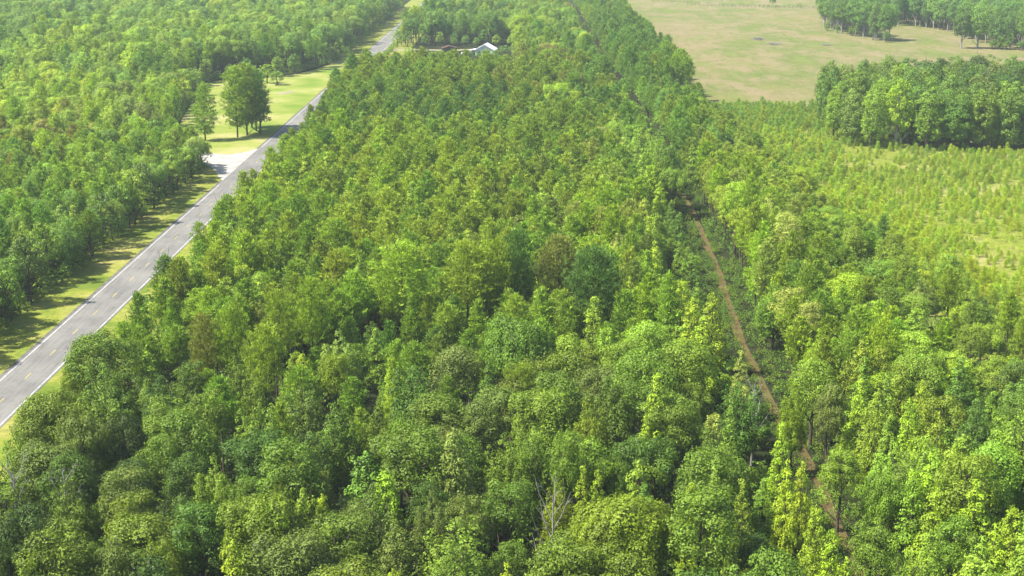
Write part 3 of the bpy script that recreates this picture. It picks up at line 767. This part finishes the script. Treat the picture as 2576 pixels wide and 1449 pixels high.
for i in range(len(CLEARP)):
    a, b = CLEARP[i], CLEARP[(i + 1) % len(CLEARP)]
    if max(a[0], b[0]) > -84: continue
    L = math.hypot(a[0] - b[0], a[1] - b[1])
    for _ in range(int(L / 1.1)):
        t = rnd.random(); X = a[0] + (b[0] - a[0]) * t - 1.5; Y = a[1] + (b[1] - a[1]) * t + (1.5 if Y > 500 else 0)
        if 405 < Y < 445: continue
        shrub(X, Y, rnd.uniform(.8, 1.7), rnd.choice(['dark', 'deep', 'mid', 'blue']))
for _ in range(5200):
    Y = rnd.uniform(95, 420); X = rnd.uniform(-.37 * Y - 5, .37 * Y + 5)
    if zone(X, Y): shrub(X, Y, rnd.uniform(.8, 1.7), rnd.choice(['dark', 'dark', 'deep', 'deep', 'mid']))
for _ in range(7500):
    Y = rnd.uniform(170, 500); X = 58 + (.37 * Y + 10 - 58) * rnd.random() ** 1.25
    if sap_ok(X, Y) and not in_island(X, Y, 2): shrub(X, Y, rnd.uniform(.22, .55) * (1.6 if X < 86 and rnd.random() < .5 else 1), rnd.choice(['lime', 'yellow', 'yellow', 'lime', 'tan', 'pale'] if 262 < Y < 365 and X > 78 else ['light', 'pinelight', 'tan', 'pale', 'grey', 'lime', 'olive']))

for _ in range(900):
    Y = 535 + 560 * rnd.random(); X = rnd.uniform(field_left(Y) + 2, .37 * Y + 10)
    if zone(X, Y) is None and not in_island(X, Y, 3) and not in_far(X, Y - 3): shrub(X, Y, rnd.uniform(.12, .36), rnd.choice(['olive', 'tan', 'light', 'deep', 'pine']))
# ------------------------------------------------------------------ what can be seen: a coarse depth sort of ellipses
W2, H2 = 1024, 576
k2 = W2 / 2576
buf = -np.ones((H2, W2), np.int32)
order = sorted(range(len(trees)), key=lambda i: trees[i]['Y'])
YY, XX = np.mgrid[0:H2, 0:W2]
for i in order:
    t = trees[i]; p = t['p']; hh = p.h * t['s'] * t['sh']; rr = p.r * t['s']
    cz = hh * (1 + max(p.lo, 0)) / 2; rz = hh * (1 - max(p.lo, 0)) / 2
    x, y, sc = project(t['X'], t['Y'], cz)
    t['px'], t['py'] = x, y
    x *= k2; y *= k2; a = rr * sc * k2 * .92; b = math.sqrt((rz * CP) ** 2 + (rr * SP) ** 2) * sc * k2
    x0, x1, y0, y1 = int(max(0, x - a)), int(min(W2, x + a + 1)), int(max(0, y - b)), int(min(H2, y + b + 1))
    t['vis'] = 0
    if x1 <= x0 or y1 <= y0: continue
    sub = buf[y0:y1, x0:x1]
    msk = (((XX[y0:y1, x0:x1] - x) / max(a, .6)) ** 2 + ((YY[y0:y1, x0:x1] - y) / max(b, .6)) ** 2 < 1) & (sub < 0)
    sub[msk] = i
cnt = np.bincount(buf[buf >= 0], minlength=len(trees))
for i, t in enumerate(trees): t['vis'] = int(cnt[i])

# ------------------------------------------------------------------ individuals and stuff
KIND = dict(oak=('broadleaf_tree', 'broadleaf tree', 'broadleaf trees of the woods'), gum=('conical_tree', 'conical tree', 'conical trees of the woods'),
            pine=('pine_tree', 'pine tree', 'pines of the woods'), sap=('young_pine', 'young pine', 'young pines of the plantation'), shrub=('shrub', 'shrub', 'shrubs of the woods'), snag=('dead_tree', 'dead tree', 'bare dead trees'))
used = set()
def place_words(t):
    X, Y = t['X'], t['Y']; u = X - SL * Y; k = t['p'].kind
    if in_island(X, Y, 4) and Y < 545: return "in the round tree island"
    if k == 'sap': return "in the young plantation"
    if Y > 735 and X > 175: return "in the far pasture grove"
    if u < -92:
        if inpoly(X, Y, CLEARP): return "in the grassy clearing"
        return "at the roadside forest edge" if u > -97 else "in the forest left of road"
    if u < -60: return "at the road's right verge"
    if abs(X - track_x(Y)) < 7: return "beside the red dirt track"
    if X < track_x(Y): return "in the middle woods"
    return "right of the dirt track"
SHAPE = dict(oak="rounded broadleaf", gum="pointed conical tree", pine="feathery pine", sap="small pointed pine", shrub="leafy shrub", snag="bare dead tree")
def make_label(t):
    base = f"{WORD[t['word']]} {SHAPE[t['p'].kind]} {place_words(t)}"
    x, y = t['px'] / 25.76, t['py'] / 14.49
    for nd in (0, 1, 2):
        s = f"{base}, {x:.{nd}f}% across, {y:.{nd}f}% down"
        if s not in used: break
    used.add(s); return s
def individual(t, full):
    p = t['p']; nm, cat, grp = KIND[p.kind]
    lab = t['label'] or make_label(t)
    sc = (t['s'], t['s'], t['s'] * t['sh'])
    if full and p.trunk:
        o = bpy.data.objects.new(nm, None); o.empty_display_size = .5
        kids = [("crown", p.crown)] if p.crown else []
        kids.append(("trunk", p.trunk))
    else:
        o = bpy.data.objects.new(nm, p.crown); kids = []
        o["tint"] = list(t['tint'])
    o.location = (t['X'], t['Y'], 0); o.rotation_euler = (0, 0, t['rot']); o.scale = sc
    col.objects.link(o); tag(o, lab, cat, grp)
    for kn, me in kids:
        c = bpy.data.objects.new(kn, me); c.parent = o; col.objects.link(c)
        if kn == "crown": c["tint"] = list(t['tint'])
    return o
stuff = []
byk = {}
for i, t in enumerate(trees): byk.setdefault(t['p'].kind, []).append(i)
src_obj = {}
for k, L in byk.items():
    L.sort(key=lambda i: (-(trees[i]['hero'] and trees[i]['vis'] > 0), -trees[i]['vis']))
    lim = 300
    for j, i in enumerate(L):
        t = trees[i]
        if j < lim and (t['vis'] > 8 or t['hero'] and t['vis'] > 0):
            o = individual(t, k not in ('sap', 'shrub'))
        else: stuff.append(i)

# dead snags and pale stems read off the photo
def snag(x, y, h, s, label):
    X, Y = ground(x, y, h)
    t = dict(X=X, Y=Y, p=SNAG, s=h / SNAG.h, sh=1, rot=rnd.uniform(0, 6), tint=(0, 0, 0), word='tan', label=label, hero=True)
    return individual(t, True)
snag(30, 1170, 15, 1, "bare silvery dead tree near the left edge of the foreground woods")
snag(1392, 1228, 15, 1, "bare grey forked snag beside the yellow-green crown in the foreground centre")
snag(160, 1180, 14, 1, "pale leafless limbs just right of the silvery dead tree, lower left")
snag(1900, 955, 12, 1, "small whitish dead treetop on the left side of the dirt track")

def stuff_object(name, idx, label, cat):
    me = bpy.data.meshes.new(name)
    me.from_pydata([(trees[i]['X'], trees[i]['Y'], 0) for i in idx], [], [])
    def at(nm, ty, key, data):
        a = me.attributes.new(nm, ty, 'POINT'); a.data.foreach_set(key, np.asarray(data, np.float32 if ty != 'INT' else np.int32).ravel())
    at("which", 'INT', "value", [trees[i]['p'].i for i in idx])
    at("spin", 'FLOAT_VECTOR', "vector", [(0, 0, trees[i]['rot']) for i in idx])
    at("size", 'FLOAT_VECTOR', "vector", [(trees[i]['s'], trees[i]['s'], trees[i]['s'] * trees[i]['sh']) for i in idx])
    at("tint", 'FLOAT_VECTOR', "vector", [trees[i]['tint'] for i in idx])
    o = obj(name, me); tag(o, label, cat, kind='stuff')
    ng = bpy.data.node_groups.new(name + "_nodes", 'GeometryNodeTree')
    ng.interface.new_socket("Geometry", in_out='INPUT', socket_type='NodeSocketGeometry')
    ng.interface.new_socket("Geometry", in_out='OUTPUT', socket_type='NodeSocketGeometry')
    N, L = ng.nodes, ng.links
    gi = N.new("NodeGroupInput"); go = N.new("NodeGroupOutput"); jn = N.new("GeometryNodeJoinGeometry")
    def attr(nm, ty):
        a = N.new("GeometryNodeInputNamedAttribute"); a.data_type = ty; a.inputs["Name"].default_value = nm
        return [s for s in a.outputs if s.enabled and s.name == "Attribute"][0]
    wa, ra, sa = attr("which", 'INT'), attr("spin", 'FLOAT_VECTOR'), attr("size", 'FLOAT_VECTOR')
    for pi in sorted(set(trees[i]['p'].i for i in idx)):
        p = PROTOS[pi]
        cmp_ = N.new("FunctionNodeCompare"); cmp_.data_type = 'INT'; cmp_.operation = 'EQUAL'
        ins = [s for s in cmp_.inputs if s.enabled]
        L.new(wa, ins[0]); ins[1].default_value = pi
        cmp_out = cmp_.outputs[0]
        for part in ('crown', 'trunk'):
            ob = source(p, part)
            if ob is None: continue
            oi = N.new("GeometryNodeObjectInfo"); oi.transform_space = 'ORIGINAL'; oi.inputs["Object"].default_value = ob
            oi.inputs["As Instance"].default_value = True
            ip = N.new("GeometryNodeInstanceOnPoints")
            L.new(gi.outputs[0], ip.inputs["Points"]); L.new(oi.outputs["Geometry"], ip.inputs["Instance"])
            L.new(cmp_out, ip.inputs["Selection"]); L.new(ra, ip.inputs["Rotation"]); L.new(sa, ip.inputs["Scale"])
            L.new(ip.outputs[0], jn.inputs[0])
    L.new(jn.outputs[0], go.inputs[0])
    md = o.modifiers.new("planting", 'NODES'); md.node_group = ng
    return o
def source(p, part):
    me = getattr(p, part)
    if me is None or (part == 'trunk' and p.kind in ('sap', 'shrub')): return None
    for o in S.objects:
        if o.type == 'MESH' and o.data == me: return o
    return None
EXTRA = {}
need = sorted(set(trees[i]['p'].i for i in stuff))
for pi in need:                       # make sure each kind has one real tree standing in the scene
    p = PROTOS[pi]
    if source(p, 'crown') is None:
        c = [i for i in stuff if trees[i]['p'].i == pi]
        i = max(c, key=lambda q: trees[q]['vis']); stuff.remove(i)
        individual(trees[i], p.kind not in ('sap', 'shrub'))
groups = {}
for i in stuff: groups.setdefault(trees[i]['p'].kind, []).append(i)
NM = dict(oak=("broadleaf_forest", "mass of further broadleaf crowns filling the woods on both sides of the road", "forest"),
          gum=("conical_forest", "mass of further pointed crowns mixed through the woods", "forest"),
          pine=("pine_forest", "mass of further pine crowns filling the stands left and right of the road", "forest"),
          sap=("young_pine_rows", "mass of further small pines covering the young plantation", "plantation"),
          shrub=("undergrowth", "dense leafy undergrowth beneath the trees and along the forest edges", "undergrowth"))
for k, idx in groups.items():
    stuff_object(NM[k][0], idx, NM[k][1], NM[k][2])
print("TREES", len(trees), {k: len(v) for k, v in byk.items()}, "stuff", {k: len(v) for k, v in groups.items()})

# ------------------------------------------------------------------ buildings, car, fence, brush piles
def boxes(name, L, m, parent=None, bev=0.03):
    V, Fc = [], []
    for (x0, x1, y0, y1, z0, z1) in L:
        b = len(V)
        V += [(x0, y0, z0), (x1, y0, z0), (x1, y1, z0), (x0, y1, z0), (x0, y0, z1), (x1, y0, z1), (x1, y1, z1), (x0, y1, z1)]
        Fc += [(b, b + 3, b + 2, b + 1), (b + 4, b + 5, b + 6, b + 7), (b, b + 1, b + 5, b + 4), (b + 1, b + 2, b + 6, b + 5), (b + 2, b + 3, b + 7, b + 6), (b + 3, b, b + 4, b + 7)]
    me = bpy.data.meshes.new(name); me.from_pydata(V, [], Fc); me.materials.append(m); me.update()
    return obj(name, me, parent)
def prism(name, prof, y0, y1, m, parent=None):
    k = len(prof)
    V = [(x, y0, z) for x, z in prof] + [(x, y1, z) for x, z in prof]
    Fc = [tuple(range(k)), tuple(reversed(range(k, 2 * k)))] + [((i + 1) % k, i, i + k, (i + 1) % k + k) for i in range(k)]
    me = bpy.data.meshes.new(name); me.from_pydata(V, [], Fc); me.materials.append(m); me.update()
    return obj(name, me, parent)
M_WALL = plain("white_siding", (.62, .62, .60), (.74, .74, .72), 1)
M_ROOF = plain("pale_metal_roof", (.66, .67, .69), (.8, .81, .83), .4, .5)
M_REDROOF = plain("rusty_roof", (.07, .035, .028), (.12, .06, .045), .6)
M_GLASS = plain("dark_window", (.02, .025, .03), (.05, .055, .06), 1, .15)
M_CAR = plain("white_car_paint", (.75, .75, .75), (.8, .8, .8), 1, .3)
M_RUB = plain("black_rubber", (.02, .02, .02), (.03, .03, .03), 3)
M_POST = bark("fence_wood", (.10, .09, .075), (.2, .18, .15))
def empty(name, x, y, rz=0):
    e = bpy.data.objects.new(name, None); col.objects.link(e); e.location = (x, y, 0); e.rotation_euler = (0, 0, rz); return e
hx, hy = ground(1219, 128, 2)
h = empty("house", hx, hy, R(-8)); h.scale = (.82, .82, .82); tag(h, "small white house with a pale gable roof showing above the treetops near the top", "house")
prism("wall", [(-5.6, 0), (5.6, 0), (5.6, 3.0), (0, 6.0), (-5.6, 3.0)], 0, 11, M_WALL, h)
prism("roof", [(-6.3, 2.65), (0, 6.05), (6.3, 2.65), (6.3, 2.95), (0, 6.38), (-6.3, 2.95)], -.7, 11.7, M_ROOF, h)
for x in (-3.4, 2.4):
    wn = boxes("window", [(x - .55, x + .55, -.06, .0, 1.1, 2.4)], M_GLASS, h)
    boxes("frame", [(x - .65, x + .65, -.09, -.061, 2.4, 2.52), (x - .65, x + .65, -.09, -.061, .98, 1.1)], M_WALL, wn)
boxes("door", [(-.5, .5, -.07, 0, .15, 2.2)], M_GLASS, h)
pw = prism("porch_roof", [(-9.6, 2.3), (-6.35, 3.1), (-6.35, 3.25), (-9.6, 2.45)], 1, 7.5, M_ROOF, h)
for yy_ in (1.3, 7.2): boxes("post", [(-9.4, -9.25, yy_ - .08, yy_ + .08, 0, 2.35)], M_WALL, h)
sx, sy = ground(1131, 134)
sh_ = empty("shed", sx, sy, R(5)); tag(sh_, "dark shed with a rusty red roof in the shade left of the house", "shed")
prism("wall", [(-3.6, 0), (3.6, 0), (3.6, 2.4), (0, 3.5), (-3.6, 2.4)], 0, 5, plain("dark_boards", (.05, .04, .035), (.1, .08, .07)), sh_)
prism("roof", [(-3.95, 2.3), (0, 3.52), (3.95, 2.3), (3.95, 2.45), (0, 3.7), (-3.95, 2.45)], -.4, 5.4, M_REDROOF, sh_)
boxes("door", [(-1.1, 1.1, -.07, 0, .05, 2.1)], M_GLASS, sh_)
cx, cy = ground(1165, 140)
c = empty("parked_car", cx, cy, R(6)); tag(c, "white car parked between the shed and the white house", "car")
prism("body", [(-.9, .35), (-.95, .8), (-.88, 1.0), (.88, 1.0), (.95, .8), (.9, .35)], -2.2, 2.2, M_CAR, c)
prism("cabin", [(-.84, 1.0), (-.68, 1.52), (.68, 1.52), (.84, 1.0)], -.9, 1.6, M_CAR, c)
prism("windscreen", [(-.72, 1.04), (-.62, 1.44), (.62, 1.44), (.72, 1.04)], -.93, -.903, M_GLASS, c)
for s in (-1, 1):
    boxes("headlight", [(s * .72 - .15, s * .72 + .15, -2.23, -2.203, .68, .84)], M_WHITE, c)
    for yy_ in (-1.4, 1.35):
        V, Fc = [], []
        tube(V, Fc, [(s * .72, yy_, .33), (s * .73, yy_, .33), (s * .93, yy_, .33), (s * .94, yy_, .33)], [.02, .33, .33, .02], 14)
        wm = obj("wheel", mesh_from("wheel", V, Fc, M_RUB), c)

# fence with scrub across the far pasture
fx0, fy0 = ground(1730, 14); fx1, fy1 = ground(2066, 22)
fe = empty("field_fence", fx0, fy0); tag(fe, "long low wire fence with wooden posts crossing the far pasture at the top", "fence")
nP = 34
for i in range(nP):
    t = i / (nP - 1); X = (fx1 - fx0) * t; Y = (fy1 - fy0) * t
    boxes("post", [(X - .1, X + .1, Y - .1, Y + .1, -.2, 1.5 if i else 4.2)], M_POST, fe)
V, Fc = [], []
for z in (.5, .95, 1.35): tube(V, Fc, [(0, 0, z), (fx1 - fx0, fy1 - fy0, z)], [.03, .03], 4)
obj("wire", mesh_from("wire", V, Fc, M_POST), fe)
FW = []
def scrub(X, Y, s, p, tint, lab, cat="shrub", nm=None):
    o = individual(dict(X=X, Y=Y, p=p, s=s, sh=rnd.uniform(.8, 1.5), rot=rnd.uniform(0, 6), tint=T[tint], word=tint, label=lab, hero=True), False)
    return o
px_, py_, _ = 0, 0, 0
o = scrub(*ground(1944, 17), 1.0, BUSHY[2], 'blue', "dark pointed bush standing out of the fence line in the far pasture")
for i in range(46):
    t = rnd.random() ** .8 if i > 6 else i / 7
    xd = 1740 + 320 * t; yd = 13 + 8 * t + rnd.uniform(-.6, .6)
    X, Y = ground(xd, yd)
    scrub(X, Y, rnd.uniform(.6, 1.3), rnd.choice(SHRUBS), rnd.choice(['blue', 'cool', 'grey']), f"small dark bush on the far pasture fence line, {xd/25.76:.1f}% across the photo")
for i in range(26):
    xd = 1640 + 118 * i / 25; X, Y = ground(xd, 6 + 3.5 * i / 25 + rnd.uniform(-.4, .4))
    scrub(X, Y, rnd.uniform(.7, 1.3), rnd.choice(SHRUBS), rnd.choice(['cool', 'grey', 'olive']), f"low scrub in the ditch line left of the far fence, {xd/25.76:.1f}% across the photo")
def brush_pile(x, y, s, lab):
    X, Y = ground(x, y); V, Fc = [], []
    for i in range(60):
        a = rnd.uniform(0, 6.28); L = rnd.uniform(1.2, 3.4) * s; q = np.array([rnd.gauss(0, 1.5) * s, rnd.gauss(0, .9) * s, rnd.uniform(.1, .9) * s])
        d = np.array([math.cos(a), math.sin(a) * .5, rnd.uniform(-.15, .35)])
        tube(V, Fc, [q - d * L / 2, q, q + d * L / 2 + [0, 0, .1]], [.05 * s, .09 * s, .03 * s], 4)
    o = obj("brush_pile", mesh_from("brush_pile", V, Fc, M_DEAD)); o.location = (X, Y, .15); tag(o, lab, "brush pile", "brush piles on the pasture"); return o
brush_pile(1907, 101, 1.3, "grey heap of dead branches on the pasture, left one of three")
brush_pile(1948, 113, 1.1, "grey heap of dead branches on the pasture, middle one of three")
brush_pile(2078, 115, .8, "small pale heap of branches on the pasture, nearest the far grove")

# ------------------------------------------------------------------ haze: even air round the whole scene
m, n, l = mat("haze_air")
v = n.new("ShaderNodeVolumePrincipled"); v.inputs["Color"].default_value = (.80, .93, .90, 1); v.inputs["Density"].default_value = .000125
v.inputs["Anisotropy"].default_value = .1
o_ = n.new("ShaderNodeOutputMaterial"); l.new(v.outputs[0], o_.inputs["Volume"])
hz = boxes("haze", [(-3900, 3900, -550, 8900, -1.5, H + 6)], m); tag(hz, kind='stuff')
hz["label"] = "thin pale summer haze over the whole landscape"
